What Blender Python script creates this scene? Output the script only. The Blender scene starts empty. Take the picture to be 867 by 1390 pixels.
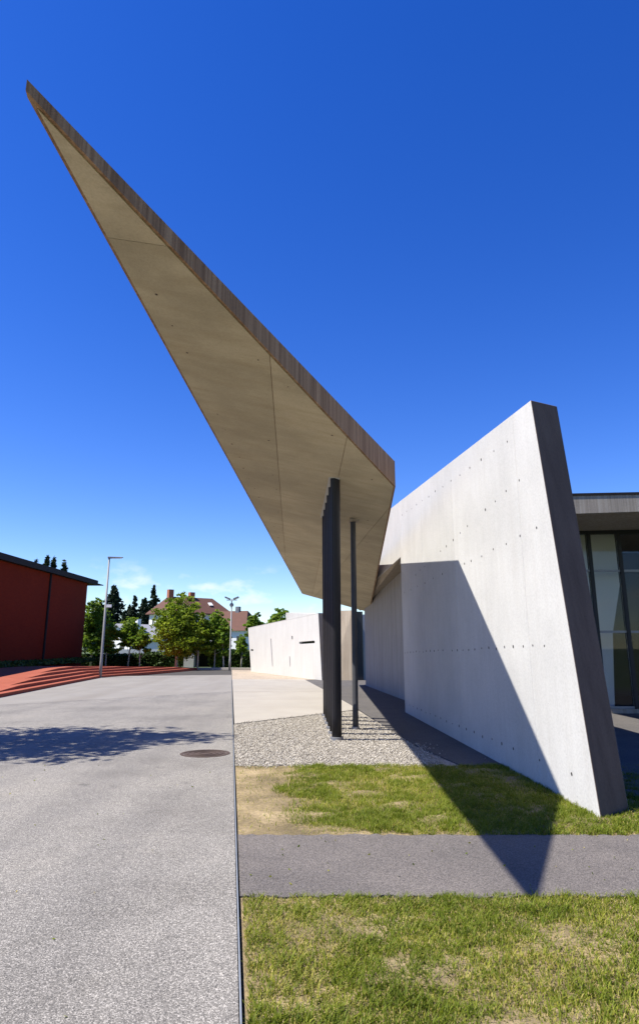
import bpy, bmesh, math, random
import numpy as np
from mathutils import Vector, Matrix
random.seed(7); RNG = np.random.default_rng(7)
SC = bpy.context.scene
COL = SC.collection

# ------------------------------------------------------------------ camera, sky, sun, exposure
SUN = Vector((-0.5321, -0.1275, 0.8373)).normalized()          # towards the sun
cd = bpy.data.cameras.new('camera'); cam = bpy.data.objects.new('camera', cd); COL.objects.link(cam)
cam.location = (0, 0, 1.6); cam.rotation_euler = (math.radians(90 + 14.096), 0, 0)
cd.sensor_fit = 'VERTICAL'; cd.sensor_height = 36.0; cd.lens = 900.0 / 1390.0 * 36.0
cd.shift_y = -45.0 / 1390.0; cd.clip_start = 0.05; cd.clip_end = 6000
SC.camera = cam

w = bpy.data.worlds.new('World'); SC.world = w; w.use_nodes = True
nt = w.node_tree; N = nt.nodes; L = nt.links
for n in list(N): N.remove(n)
out = N.new('ShaderNodeOutputWorld'); bg = N.new('ShaderNodeBackground'); bg.inputs['Strength'].default_value = 0.10
sky = N.new('ShaderNodeTexSky'); sky.sky_type = 'NISHITA'; sky.sun_disc = False
sky.sun_elevation = math.asin(SUN.z); sky.sun_rotation = math.atan2(SUN.x, SUN.y)
sky.air_density = 1.0; sky.dust_density = 0.1; sky.ozone_density = 5.0; sky.altitude = 300
hs = N.new('ShaderNodeHueSaturation'); hs.inputs['Saturation'].default_value = 1.31; hs.inputs['Hue'].default_value = 0.522; hs.inputs['Value'].default_value = 1.06
L.new(sky.outputs[0], hs.inputs['Color'])
tc = N.new('ShaderNodeTexCoord'); sep = N.new('ShaderNodeSeparateXYZ'); L.new(tc.outputs['Generated'], sep.inputs[0])
mp = N.new('ShaderNodeMapping'); mp.inputs['Scale'].default_value = (13, 13, 26); L.new(tc.outputs['Generated'], mp.inputs[0])
cn = N.new('ShaderNodeTexNoise'); cn.inputs['Scale'].default_value = 1.0; cn.inputs['Detail'].default_value = 7; cn.inputs['Roughness'].default_value = 0.55
L.new(mp.outputs[0], cn.inputs['Vector'])
def ramp(nodes, stops, interp='LINEAR'):
    r = nodes.new('ShaderNodeValToRGB'); e = r.color_ramp.elements; r.color_ramp.interpolation = interp
    while len(e) < len(stops): e.new(0.5)
    for k, (p, c) in enumerate(stops):
        e[k].position = p; e[k].color = tuple(c) + (1,) if len(c) == 3 else c
    return r
cr = ramp(N, [(0.53, (0, 0, 0)), (0.66, (1, 1, 1))]); L.new(cn.outputs['Fac'], cr.inputs[0])
er = ramp(N, [(0.02, (0, 0, 0)), (0.05, (1, 1, 1)), (0.085, (1, 1, 1)), (0.125, (0, 0, 0))]); L.new(sep.outputs['Z'], er.inputs[0])
mm = N.new('ShaderNodeMath'); mm.operation = 'MULTIPLY'; L.new(cr.outputs[0], mm.inputs[0]); L.new(er.outputs[0], mm.inputs[1])
mm2 = N.new('ShaderNodeMath'); mm2.operation = 'MULTIPLY'; mm2.inputs[1].default_value = 0.5; L.new(mm.outputs[0], mm2.inputs[0])
mx = N.new('ShaderNodeMix'); mx.data_type = 'RGBA'; mx.inputs[7].default_value = (6.2, 6.3, 6.6, 1)
L.new(mm2.outputs[0], mx.inputs[0]); L.new(hs.outputs[0], mx.inputs[6]); L.new(mx.outputs[2], bg.inputs['Color']); L.new(bg.outputs[0], out.inputs[0])

sl = bpy.data.lights.new('sun', 'SUN'); sl.energy = 5.0; sl.angle = math.radians(0.5); sl.color = (1.0, 0.95, 0.865)
so = bpy.data.objects.new('sun', sl); COL.objects.link(so); so.location = (-30, -8, 50)
so.rotation_euler = (-SUN).to_track_quat('-Z', 'Y').to_euler()
SC.view_settings.view_transform = 'Standard'; SC.view_settings.look = 'None'
SC.view_settings.gamma = 1.0; SC.view_settings.use_curve_mapping = False; SC.view_settings.exposure = 0.93
SC.render.engine = 'CYCLES'; SC.cycles.use_denoising = True; SC.cycles.max_bounces = 8

# ------------------------------------------------------------------ material helpers
MATS = {}
def new_mat(name):
    m = bpy.data.materials.new(name); m.use_nodes = True
    b = m.node_tree.nodes['Principled BSDF']; MATS[name] = m
    return m, m.node_tree.nodes, m.node_tree.links, b
def coords(N, L, scale, rot=(0, 0, 0)):
    t = N.new('ShaderNodeTexCoord'); mp = N.new('ShaderNodeMapping')
    mp.inputs['Scale'].default_value = scale; mp.inputs['Rotation'].default_value = rot
    L.new(t.outputs['Object'], mp.inputs[0]); return mp.outputs[0]
def noise(N, L, scale=(1, 1, 1), s=1.0, detail=4, rough=0.55, rot=(0, 0, 0)):
    n = N.new('ShaderNodeTexNoise'); n.inputs['Scale'].default_value = s
    n.inputs['Detail'].default_value = detail; n.inputs['Roughness'].default_value = rough
    L.new(coords(N, L, scale, rot), n.inputs['Vector']); return n.outputs['Fac']
def mixc(N, L, fac, a, b, mode='MIX'):
    m = N.new('ShaderNodeMix'); m.data_type = 'RGBA'; m.blend_type = mode
    for k, v in ((0, fac), (6, a), (7, b)):
        if hasattr(v, 'links') or hasattr(v, 'is_linked'): L.new(v, m.inputs[k])
        elif k == 0: m.inputs[0].default_value = v
        else: m.inputs[k].default_value = tuple(v) + (1,)
    return m.outputs[2]
def rampc(N, L, fac, stops):
    r = ramp(N, stops); L.new(fac, r.inputs[0]); return r.outputs[0]
def bump(N, L, b, h, strength=0.3, dist=0.01):
    n = N.new('ShaderNodeBump'); n.inputs['Strength'].default_value = strength; n.inputs['Distance'].default_value = dist
    L.new(h, n.inputs['Height']); L.new(n.outputs[0], b.inputs['Normal'])
def plain(name, col, rough=0.7, metal=0.0, var=0.25, s=3.0, spec=0.25):
    m, N, L, b = new_mat(name); b.inputs['Specular IOR Level'].default_value = spec
    f = noise(N, L, s=s, detail=6)
    c = mixc(N, L, f, [x * (1 - var) for x in col], [min(1, x * (1 + var)) for x in col])
    L.new(c, b.inputs['Base Color']); b.inputs['Roughness'].default_value = rough; b.inputs['Metallic'].default_value = metal
    return m
def concrete(name, col, streak=(7, 7, 0.45), amt=0.22, blot=0.18, dark=(0.62, 0.55, 0.48), rot=(0, 0, 0), board=None, stain=0.0, bmp=0.25):
    m, N, L, b = new_mat(name)
    f1 = noise(N, L, scale=streak, s=1.0, detail=6, rough=0.6, rot=rot)
    f2 = noise(N, L, s=0.9, detail=7, rough=0.62)
    f3 = noise(N, L, s=38, detail=4, rough=0.7)
    dk = [col[i] * dark[i] for i in range(3)]
    a = rampc(N, L, f1, [(0.42, (0, 0, 0)), (0.72, (amt * 2, amt * 2, amt * 2))])
    c = mixc(N, L, a, col, dk)
    a2 = rampc(N, L, f2, [(0.36, (blot * 2, blot * 2, blot * 2)), (0.62, (0, 0, 0))])
    c = mixc(N, L, a2, c, [x * 0.72 for x in col])
    a3 = rampc(N, L, f3, [(0.3, (0.86, 0.86, 0.86)), (0.55, (1, 1, 1)), (0.8, (1.06, 1.06, 1.06))])
    c = mixc(N, L, 1.0, c, a3, 'MULTIPLY')
    # air holes and specks
    v = N.new('ShaderNodeTexVoronoi'); v.inputs['Scale'].default_value = 9; L.new(coords(N, L, (1, 1, 1)), v.inputs['Vector'])
    sp = rampc(N, L, v.outputs['Distance'], [(0.035, (0.55, 0.55, 0.55)), (0.06, (1, 1, 1))])
    c = mixc(N, L, 0.8, c, sp, 'MULTIPLY')
    oi = N.new('ShaderNodeObjectInfo')
    c = mixc(N, L, 1.0, c, rampc(N, L, oi.outputs['Random'], [(0, (0.90, 0.90, 0.895)), (1, (1.05, 1.05, 1.05))]), 'MULTIPLY')
    if stain:
        f5 = noise(N, L, scale=(14, 14, 0.25), s=1.0, detail=3, rough=0.5)
        a5 = rampc(N, L, f5, [(0.38, (1, 1, 1)), (0.47, (0.80, 0.74, 0.70)), (0.53, (0.55, 0.49, 0.45)), (0.6, (0.88, 0.84, 0.8))])
        c = mixc(N, L, stain, c, a5, 'MULTIPLY')
    if board:
        f4 = noise(N, L, scale=board, s=1.0, detail=1.5, rough=0.4)
        a4 = rampc(N, L, f4, [(0.35, (0.82, 0.82, 0.82)), (0.5, (1, 1, 1)), (0.65, (0.9, 0.9, 0.9))])
        c = mixc(N, L, 0.9, c, a4, 'MULTIPLY')
    L.new(c, b.inputs['Base Color']); b.inputs['Roughness'].default_value = 0.82
    b.inputs['Specular IOR Level'].default_value = 0.25
    bump(N, L, b, f3, bmp, 0.004)
    return m
concrete('wall_concrete', (0.505, 0.498, 0.475), amt=0.08, blot=0.2)
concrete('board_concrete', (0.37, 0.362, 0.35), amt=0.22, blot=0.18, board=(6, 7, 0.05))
concrete('wing_concrete', (0.52, 0.51, 0.48), amt=0.12, blot=0.10)
concrete('soffit_concrete', (0.49, 0.42, 0.285), streak=(0.5, 5, 5), amt=0.26, blot=0.42, dark=(0.66, 0.6, 0.5), rot=(0, 0, 0.25))
concrete('fascia_concrete', (0.36, 0.235, 0.135), streak=(5, 5, 0.2), amt=0.35, blot=0.25, dark=(0.45, 0.38, 0.33), stain=0.85)
concrete('shaded_end_concrete', (0.13, 0.095, 0.075), streak=(6, 6, 0.5), amt=0.3, blot=0.35, dark=(0.5, 0.45, 0.42))  # wall end: its shade is put into the dark base colour, streaks on top
concrete('slab_concrete', (0.35, 0.322, 0.275), streak=(0.5, 0.5, 0.5), amt=0.1, blot=0.14)
concrete('lintel_concrete', (0.42, 0.36, 0.28), amt=0.25, blot=0.25, stain=0.4)
concrete('entrance_concrete', (0.42, 0.385, 0.325), amt=0.3, blot=0.35, stain=0.6)
plain('column_steel', (0.06, 0.06, 0.063), 0.5, 0.0, 0.2, 6)
plain('joint_dark', (0.06, 0.055, 0.05), 0.9)
plain('hole_dark', (0.05, 0.048, 0.045), 0.9)
plain('black_steel', (0.016, 0.015, 0.017), 0.5, 0.0, 0.3, 2)
plain('grey_steel', (0.30, 0.30, 0.31), 0.4, 0.6, 0.15, 5)
plain('galvanised', (0.20, 0.20, 0.205), 0.5, 0.1, 0.15, 8)
plain('edging_steel', (0.23, 0.25, 0.275), 0.45, 0.1, 0.25, 12)
plain('dark_frame', (0.02, 0.02, 0.024), 0.4)
plain('transom_metal', (0.22, 0.22, 0.23), 0.4, 0.5)
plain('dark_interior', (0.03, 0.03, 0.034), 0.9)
plain('roof_edge', (0.014, 0.012, 0.013), 0.8)
plain('white_render', (0.72, 0.72, 0.69), 0.9, 0, 0.05, 0.6)
plain('grey_render', (0.52, 0.53, 0.54), 0.9, 0, 0.06)
plain('pale_roof', (0.30, 0.30, 0.31), 0.85, 0, 0.15, 4)
plain('white_trim', (0.78, 0.78, 0.76), 0.6, 0, 0.05)
plain('cast_iron', (0.085, 0.06, 0.045), 0.7, 0.3, 0.4, 20)
plain('bark_pale', (0.42, 0.39, 0.33), 0.9, 0, 0.4, 6)
plain('bark_dark', (0.10, 0.075, 0.055), 0.95, 0, 0.4, 6)
plain('lamp_lens', (0.7, 0.7, 0.68), 0.25)
plain('chimney_brick', (0.32, 0.12, 0.07), 0.9, 0, 0.3, 8)
plain('shutter', (0.16, 0.17, 0.19), 0.7)

def brick_mat(name, c1, c2, mortar, scale, rot=(0, 0, 0), w=0.25, h=0.075):
    m, N, L, b = new_mat(name)
    t = N.new('ShaderNodeTexBrick'); t.inputs['Scale'].default_value = scale
    t.inputs['Color1'].default_value = c1 + (1,); t.inputs['Color2'].default_value = c2 + (1,); t.inputs['Mortar'].default_value = mortar + (1,)
    t.inputs['Mortar Size'].default_value = 0.008; t.inputs['Brick Width'].default_value = w; t.inputs['Row Height'].default_value = h
    L.new(coords(N, L, (1, 1, 1), rot), t.inputs['Vector'])
    f = noise(N, L, s=0.6, detail=6)
    c = mixc(N, L, rampc(N, L, f, [(0.35, (0.3, 0.3, 0.3)), (0.65, (0, 0, 0))]), t.outputs['Color'], [x * 0.6 for x in c1])
    L.new(c, b.inputs['Base Color']); b.inputs['Roughness'].default_value = 0.88; b.inputs['Specular IOR Level'].default_value = 0.1
    bump(N, L, b, t.outputs['Fac'], 0.3, -0.004); return m
# brick texture lies in XY: rotate so a wall along Y uses (y, z)
brick_mat('red_brick', (0.175, 0.018, 0.005), (0.14, 0.013, 0.004), (0.12, 0.02, 0.008), 1.0, rot=(0, math.radians(90), math.radians(90)))
brick_mat('red_paving', (0.35, 0.10, 0.06), (0.29, 0.078, 0.047), (0.24, 0.09, 0.06), 1.0, rot=(0, 0, 0.1), w=0.24, h=0.11)

def tile_roof():
    m, N, L, b = new_mat('roof_tiles')
    wv = N.new('ShaderNodeTexWave'); wv.bands_direction = 'Z'; wv.inputs['Scale'].default_value = 1.6; wv.inputs['Distortion'].default_value = 0.6
    L.new(coords(N, L, (1, 1, 1)), wv.inputs['Vector'])
    f = noise(N, L, s=2.5, detail=6)
    c = mixc(N, L, f, (0.075, 0.031, 0.020), (0.125, 0.050, 0.031))
    c = mixc(N, L, 0.5, c, rampc(N, L, wv.outputs['Color'], [(0.1, (0.6, 0.6, 0.6)), (0.5, (1, 1, 1))]), 'MULTIPLY')
    L.new(c, b.inputs['Base Color']); b.inputs['Roughness'].default_value = 0.85
tile_roof()

def road_mat():
    m, N, L, b = new_mat('exposed_aggregate')
    v = N.new('ShaderNodeTexVoronoi'); v.inputs['Scale'].default_value = 170; L.new(coords(N, L, (1, 1, 1)), v.inputs['Vector'])
    hv = N.new('ShaderNodeSeparateColor'); L.new(v.outputs['Color'], hv.inputs[0])
    c = rampc(N, L, hv.outputs[0], [(0.0, (0.06, 0.055, 0.048)), (0.3, (0.13, 0.12, 0.104)), (0.75, (0.21, 0.195, 0.17)), (1.0, (0.42, 0.39, 0.345))])
    f = noise(N, L, s=0.45, detail=7, rough=0.62)
    c = mixc(N, L, 1.0, c, rampc(N, L, f, [(0.3, (0.72, 0.71, 0.70)), (0.5, (1, 1, 1)), (0.72, (1.16, 1.15, 1.12))]), 'MULTIPLY')
    f9 = noise(N, L, s=1.7, detail=3, rough=0.5)
    c = mixc(N, L, 1.0, c, rampc(N, L, f9, [(0.24, (0.6, 0.6, 0.6)), (0.32, (1, 1, 1))]), 'MULTIPLY')
    f2 = noise(N, L, s=2.2, detail=5, rough=0.7)
    c = mixc(N, L, 1.0, c, rampc(N, L, f2, [(0.25, (0.80, 0.79, 0.77)), (0.45, (1, 1, 1))]), 'MULTIPLY')
    # drips and tyre-polished lanes along the drive
    f3 = noise(N, L, scale=(1.6, 0.12, 1), s=1.0, detail=4, rot=(0, 0, -0.13))
    c = mixc(N, L, 1.0, c, rampc(N, L, f3, [(0.35, (0.9, 0.9, 0.9)), (0.6, (1.07, 1.07, 1.06))]), 'MULTIPLY')
    L.new(c, b.inputs['Base Color']); b.inputs['Roughness'].default_value = 0.8
    bump(N, L, b, v.outputs['Distance'], 0.25, -0.004)
road_mat()
def asphalt(name, base, s=130):
    m, N, L, b = new_mat(name)
    v = N.new('ShaderNodeTexVoronoi'); v.inputs['Scale'].default_value = s; L.new(coords(N, L, (1, 1, 1)), v.inputs['Vector'])
    hv = N.new('ShaderNodeSeparateColor'); L.new(v.outputs['Color'], hv.inputs[0])
    c = rampc(N, L, hv.outputs[0], [(0.0, [x * 0.55 for x in base]), (0.5, base), (1.0, [x * 1.55 for x in base])])
    f = noise(N, L, s=1.1, detail=6, rough=0.62)
    c = mixc(N, L, 1.0, c, rampc(N, L, f, [(0.3, (0.8, 0.8, 0.8)), (0.7, (1.15, 1.14, 1.12))]), 'MULTIPLY')
    L.new(c, b.inputs['Base Color']); b.inputs['Roughness'].default_value = 0.85
    bump(N, L, b, v.outputs['Distance'], 0.5, -0.005)
concrete('drive_concrete', (0.24, 0.225, 0.20), streak=(1.2, 0.15, 1), amt=0.2, blot=0.2, rot=(0, 0, -0.13))
asphalt('path_asphalt', (0.108, 0.095, 0.085)); asphalt('strip_asphalt', (0.085, 0.078, 0.072)); asphalt('tan_gravel', (0.33, 0.27, 0.20), 60)
def gravel_mat(name, tint=True):
    m, N, L, b = new_mat(name)
    a = N.new('ShaderNodeAttribute'); a.attribute_name = 'tint'
    c = rampc(N, L, a.outputs['Fac'], [(0, (0.18, 0.16, 0.13)), (0.5, (0.34, 0.305, 0.25)), (1, (0.54, 0.50, 0.43))])
    L.new(c, b.inputs['Base Color']); b.inputs['Roughness'].default_value = 0.85
gravel_mat('pebbles')
asphalt('gravel_base', (0.29, 0.26, 0.215), 75)
def soil():
    m, N, L, b = new_mat('lawn_soil')
    f = noise(N, L, s=1.3, detail=8, rough=0.65); f2 = noise(N, L, s=30, detail=5, rough=0.7)
    c = rampc(N, L, f, [(0.3, (0.12, 0.09, 0.04)), (0.5, (0.24, 0.18, 0.09)), (0.7, (0.42, 0.32, 0.18))])
    c = mixc(N, L, 1.0, c, rampc(N, L, f2, [(0.25, (0.5, 0.5, 0.5)), (0.7, (1.2, 1.2, 1.2))]), 'MULTIPLY')
    L.new(c, b.inputs['Base Color']); b.inputs['Roughness'].default_value = 0.95
    bump(N, L, b, f2, 0.8, 0.02)
soil()
def ground_m():
    m, N, L, b = new_mat('far_meadow')
    f = noise(N, L, s=0.25, detail=8, rough=0.65)
    c = rampc(N, L, f, [(0.3, (0.04, 0.07, 0.015)), (0.7, (0.09, 0.115, 0.03))])
    L.new(c, b.inputs['Base Color']); b.inputs['Roughness'].default_value = 0.95
ground_m()
def leafy(name, stops, trans=0.35):
    m, N, L, b = new_mat(name)
    a = N.new('ShaderNodeAttribute'); a.attribute_name = 'tint'
    c = rampc(N, L, a.outputs['Fac'], stops)
    L.new(c, b.inputs['Base Color']); b.inputs['Roughness'].default_value = 0.6; b.inputs['Specular IOR Level'].default_value = 0.25
    t = N.new('ShaderNodeBsdfTranslucent'); L.new(c, t.inputs['Color'])
    mx = N.new('ShaderNodeMixShader'); mx.inputs[0].default_value = trans
    o = N['Material Output']; L.new(b.outputs[0], mx.inputs[1]); L.new(t.outputs[0], mx.inputs[2]); L.new(mx.outputs[0], o.inputs['Surface'])
leafy('grass_blades', [(0, (0.06, 0.095, 0.006)), (0.5, (0.19, 0.235, 0.016)), (0.78, (0.36, 0.34, 0.05)), (1, (0.52, 0.41, 0.17))], 0.45)
leafy('leaves_yellow', [(0, (0.08, 0.13, 0.010)), (0.6, (0.20, 0.28, 0.018)), (1, (0.32, 0.38, 0.03))], 0.5)
leafy('leaves_green', [(0, (0.06, 0.115, 0.010)), (0.6, (0.15, 0.25, 0.020)), (1, (0.26, 0.33, 0.035))], 0.5)
leafy('needles', [(0, (0.010, 0.022, 0.010)), (1, (0.028, 0.050, 0.020))], 0.1)
leafy('hedge_leaves', [(0, (0.022, 0.05, 0.010)), (1, (0.075, 0.12, 0.02))], 0.25)
def glass():
    m, N, L, b = new_mat('window_glass')
    N.remove(b); tr = N.new('ShaderNodeBsdfTransparent'); tr.inputs['Color'].default_value = (0.95, 0.96, 0.95, 1)
    gl = N.new('ShaderNodeBsdfGlossy'); gl.inputs['Roughness'].default_value = 0.02
    fr = N.new('ShaderNodeFresnel'); fr.inputs['IOR'].default_value = 1.35
    mx = N.new('ShaderNodeMixShader'); L.new(fr.outputs[0], mx.inputs[0]); L.new(tr.outputs[0], mx.inputs[1]); L.new(gl.outputs[0], mx.inputs[2])
    L.new(mx.outputs[0], N['Material Output'].inputs['Surface'])
glass()
def dark_glass():
    m, N, L, b = new_mat('dark_glass')
    b.inputs['Base Color'].default_value = (0.03, 0.035, 0.04, 1); b.inputs['Roughness'].default_value = 0.08
dark_glass()

# ------------------------------------------------------------------ geometry helpers
def ob(name, verts, faces, mat, parent=None, smooth=False):
    me = bpy.data.meshes.new(name); me.from_pydata([tuple(v) for v in verts], [], faces); me.update()
    if smooth:
        me.polygons.foreach_set('use_smooth', [True] * len(me.polygons))
    if mat: me.materials.append(MATS[mat])
    o = bpy.data.objects.new(name, me); COL.objects.link(o)
    if parent: o.parent = parent
    return o
def fix(o):
    bm = bmesh.new(); bm.from_mesh(o.data); bmesh.ops.recalc_face_normals(bm, faces=bm.faces); bm.to_mesh(o.data); bm.free(); return o
def bevel(o, w=0.01, seg=2):
    m = o.modifiers.new('bevel', 'BEVEL'); m.width = w; m.segments = seg; m.limit_method = 'ANGLE'; m.angle_limit = math.radians(30); return o
def empty(name, loc, label, cat, group=None):
    o = bpy.data.objects.new(name, None); COL.objects.link(o); o.location = loc; o.empty_display_size = 0.2
    o['label'] = label; o['category'] = cat
    if group: o['group'] = group
    return o
def tag(o, label, cat, group=None, kind=None):
    o['label'] = label; o['category'] = cat
    if group: o['group'] = group
    if kind: o['kind'] = kind
    return o
def struct(o, label=None, cat=None):
    o['kind'] = 'structure'
    if label: o['label'] = label
    if cat: o['category'] = cat
    return o
class MB:
    def __init__(s): s.v = []; s.f = []
    def loft(s, A, B):                                         # closed prism between two polygons
        n = len(A); k = len(s.v); s.v += [tuple(p) for p in A] + [tuple(p) for p in B]
        s.f += [list(range(k, k + n)), list(range(k + 2 * n - 1, k + n - 1, -1))]
        for i in range(n):
            j = (i + 1) % n; s.f.append([k + i, k + n + i, k + n + j, k + j])
    def box(s, x0, x1, y0, y1, z0, z1):
        s.loft([(x0, y0, z0), (x1, y0, z0), (x1, y1, z0), (x0, y1, z0)], [(x0, y0, z1), (x1, y0, z1), (x1, y1, z1), (x0, y1, z1)])
    def flat(s, poly, z0, z1):
        s.loft([(x, y, z0) for x, y in poly], [(x, y, z1) for x, y in poly])
    def tube(s, pts, radii, seg=10, cap=True):
        pts = [Vector(p) for p in pts]; k0 = len(s.v)
        for i, p in enumerate(pts):
            d = (pts[min(i + 1, len(pts) - 1)] - pts[max(i - 1, 0)]).normalized()
            a = d.orthogonal().normalized() if abs(d.z) < 0.95 else Vector((1, 0, 0)); a = (a - d * a.dot(d)).normalized(); b = d.cross(a)
            for q in range(seg):
                t = 2 * math.pi * q / seg; s.v.append(tuple(p + (a * math.cos(t) + b * math.sin(t)) * radii[i]))
        for i in range(len(pts) - 1):
            for q in range(seg):
                r = (q + 1) % seg; s.f.append([k0 + i * seg + q, k0 + i * seg + r, k0 + (i + 1) * seg + r, k0 + (i + 1) * seg + q])
        if cap:
            s.f.append([k0 + q for q in range(seg)][::-1]); s.f.append([k0 + (len(pts) - 1) * seg + q for q in range(seg)])
    def build(s, name, mat, parent=None, smooth=False, loc=None):
        v = s.v
        if loc: v = [(x - loc[0], y - loc[1], z - loc[2]) for x, y, z in v]
        o = fix(ob(name, v, s.f, mat, parent, smooth))
        if loc and not parent: o.location = loc
        return o
def clip(poly, a, b, c):                                       # keep a*x + b*y + c >= 0
    r = []
    for i in range(len(poly)):
        p, q = poly[i], poly[(i + 1) % len(poly)]; dp = a * p[0] + b * p[1] + c; dq = a * q[0] + b * q[1] + c
        if dp >= 0: r.append(p)
        if dp * dq < 0:
            t = dp / (dp - dq); r.append((p[0] + (q[0] - p[0]) * t, p[1] + (q[1] - p[1]) * t))
    return r
def shrink(poly, e):                                           # inset a convex polygon
    A = sum(poly[i][0] * poly[(i + 1) % len(poly)][1] - poly[(i + 1) % len(poly)][0] * poly[i][1] for i in range(len(poly)))
    s = 1 if A > 0 else -1; r = list(poly)
    for i in range(len(poly)):
        p, q = poly[i], poly[(i + 1) % len(poly)]; dx, dy = q[0] - p[0], q[1] - p[1]; l = math.hypot(dx, dy)
        if l < 1e-6: continue
        nx, ny = -dy / l * s, dx / l * s
        r = clip(r, nx, ny, -(nx * p[0] + ny * p[1]) - e)
    return r
def smooth_obj(o):
    o.data.polygons.foreach_set('use_smooth', [True] * len(o.data.polygons)); return o

# ------------------------------------------------------------------ the ground
g = ob('ground', [(-900, -300, -0.10), (900, -300, -0.10), (900, 1500, -0.10), (-900, 1500, -0.10)], [[0, 1, 2, 3]], 'far_meadow'); struct(g)
kerb = lambda y: -0.42 - (y - 4.0) * 0.1295                   # x of the edge of the drive at depth y
# drive of exposed aggregate in cast slabs
road = ob('road', [(-30, -6, -0.05), (kerb(-6) - 0.02, -6, -0.05), (kerb(50) - 0.02, 50, -0.05), (-8.0, 50, -0.05), (-30, 34, -0.05)], [[0, 1, 2, 3, 4]], 'joint_dark'); struct(road)
base = [(-30, -6), (kerb(-6) - 0.006, -6), (kerb(49.5) - 0.006, 49.5), (-8.2, 49.5), (-14, 37), (-30, 37)]
cuts = [((-6.4, 14.07), (1, 0.44)), ((-8.8, 19.35), (1, 0.98)), ((-6.5, 38.2), (1, 0.25))]
rest = base; slabs = []
for (px, py), (dx, dy) in cuts:
    nx, ny = -dy, dx; l = math.hypot(nx, ny); nx /= l; ny /= l; c = -(nx * px + ny * py)
    slabs.append(clip(rest, -nx, -ny, -c)); rest = clip(rest, nx, ny, c)
slabs.append(rest)
for i, p in enumerate(slabs):
    m = MB(); m.flat(shrink(p, 0.005), -0.048, 0.0); m.build('road_slab', 'exposed_aggregate' if i < 2 else 'drive_concrete', road)
# steel edging beside the drive
m = MB(); m.flat([(kerb(-6) - 0.0055, -6), (kerb(-6) + 0.0045, -6), (kerb(46) + 0.0045, 46), (kerb(46) - 0.0055, 46)], -0.09, 0.002)
struct(bevel(m.build('metal_edging', 'edging_steel'), 0.003, 1))
K = 0.016
# pale concrete apron in two slabs, gravel bed, asphalt strip, tan gravel strip, asphalt footpath, lawn
apron = ob('concrete_apron', [(kerb(14.7) + K, 14.75, -0.06), (1.0, 18.0, -0.06), (0.14, 26.2, -0.06), (-0.72, 33.6, -0.06), (kerb(33.6) + K, 33.6, -0.06)], [[0, 1, 2, 3, 4]], 'joint_dark'); struct(apron)
ap = [(kerb(14.75) + K, 14.78), (1.02, 18.0), (0.16, 26.0), (-0.72, 33.6), (kerb(33.6) + K, 33.6)]
for a in (clip(ap, -0.06, 1, -24.9), clip(ap, 0.06, -1, 24.9)):
    m = MB(); m.flat(shrink(a, 0.012), -0.058, 0.0); m.build('concrete_slab', 'slab_concrete', apron)
gb = [(kerb(9.85) + K, 9.86), (1.95, 9.95), (1.56, 11.85), (1.01, 17.96), (kerb(14.75) + K, 14.74)]
m = MB(); m.flat(gb, -0.07, -0.028); struct(m.build('gravel_bed', 'gravel_base'))
m = MB(); m.flat([(1.96, 9.9), (2.75, 9.9), (3.2, 17), (2.7, 31), (1.85, 34.6), (-0.69, 33.6), (0.19, 26.0), (1.04, 18.0), (1.585, 11.85)], -0.07, -0.012); struct(m.build('asphalt_strip', 'strip_asphalt'))
m = MB(); m.flat([(kerb(33.65) + K, 33.65), (-0.6, 33.65), (2.2, 34.7), (2.0, 40), (-3.5, 47), (kerb(47) + K, 47)], -0.07, -0.02); struct(m.build('gravel_strip', 'tan_gravel'))
def wob(a, b, n, amp):
    r = []
    for i in range(n + 1):
        t = i / n; r.append((a[0] + (b[0] - a[0]) * t, a[1] + (b[1] - a[1]) * t + random.uniform(-amp, amp) * (0 < i < n)))
    return r
far_e = wob((kerb(6.42) + K, 6.42), (9, 6.36), 160, 0.035); near_e = wob((9, 4.90), (kerb(4.94) + K, 4.94), 160, 0.03)
m = MB(); m.flat(far_e + near_e, -0.07, -0.012); struct(m.build('footpath', 'path_asphalt'))
def soil_sheet(name, x0f, x1, y0, y1, nx=60, ny=40):
    v = []; f = []
    for j in range(ny + 1):
        y = y0 + (y1 - y0) * j / ny
        for i in range(nx + 1):
            x = x0f(y) + (x1 - x0f(y)) * i / nx; e = min(i, nx - i, j, ny - j) / 4
            v.append((x, y, -0.024 + min(e, 1) * (0.012 * math.sin(x * 5 + y * 3) + 0.010 * math.sin(y * 9 - x * 4) + 0.006 * math.sin(x * 23 + y * 17))))
    for j in range(ny):
        for i in range(nx):
            k = j * (nx + 1) + i; f.append([k, k + 1, k + nx + 2, k + nx + 1])
    return struct(ob(name, v, f, 'lawn_soil', None, True))
soil_sheet('lawn', lambda y: kerb(y) + K, 9, 6.36, 9.9)
soil_sheet('lawn', lambda y: kerb(y) + K, 9, -3, 4.98)
m = MB(); m.flat([(3.15, 7.9), (9, 7.9), (30, 12), (30, 30), (3.15, 30)], -0.09, 0.0); struct(m.build('forecourt', 'strip_asphalt'))

# ------------------------------------------------------------------ the concrete building
BLD = empty('concrete_building', (2.6, 12, 0), 'angular bare concrete building with leaning wall and sharp pointed canopy', 'building')
def bpart(mb, name, mat, parent=None, **k):
    o = mb.build(name, mat, None, **k)
    p = parent or BLD; o.parent = p
    off = Vector(BLD.location)
    o.matrix_parent_inverse = Matrix.Translation(-off)
    return o
BPI = Matrix.Translation(-Vector(BLD.location))
def sub(mb, name, mat, par, **k):                              # sub-part under a part whose own origin is the world's
    o = mb.build(name, mat, None, **k); o.parent = par; return o

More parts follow.
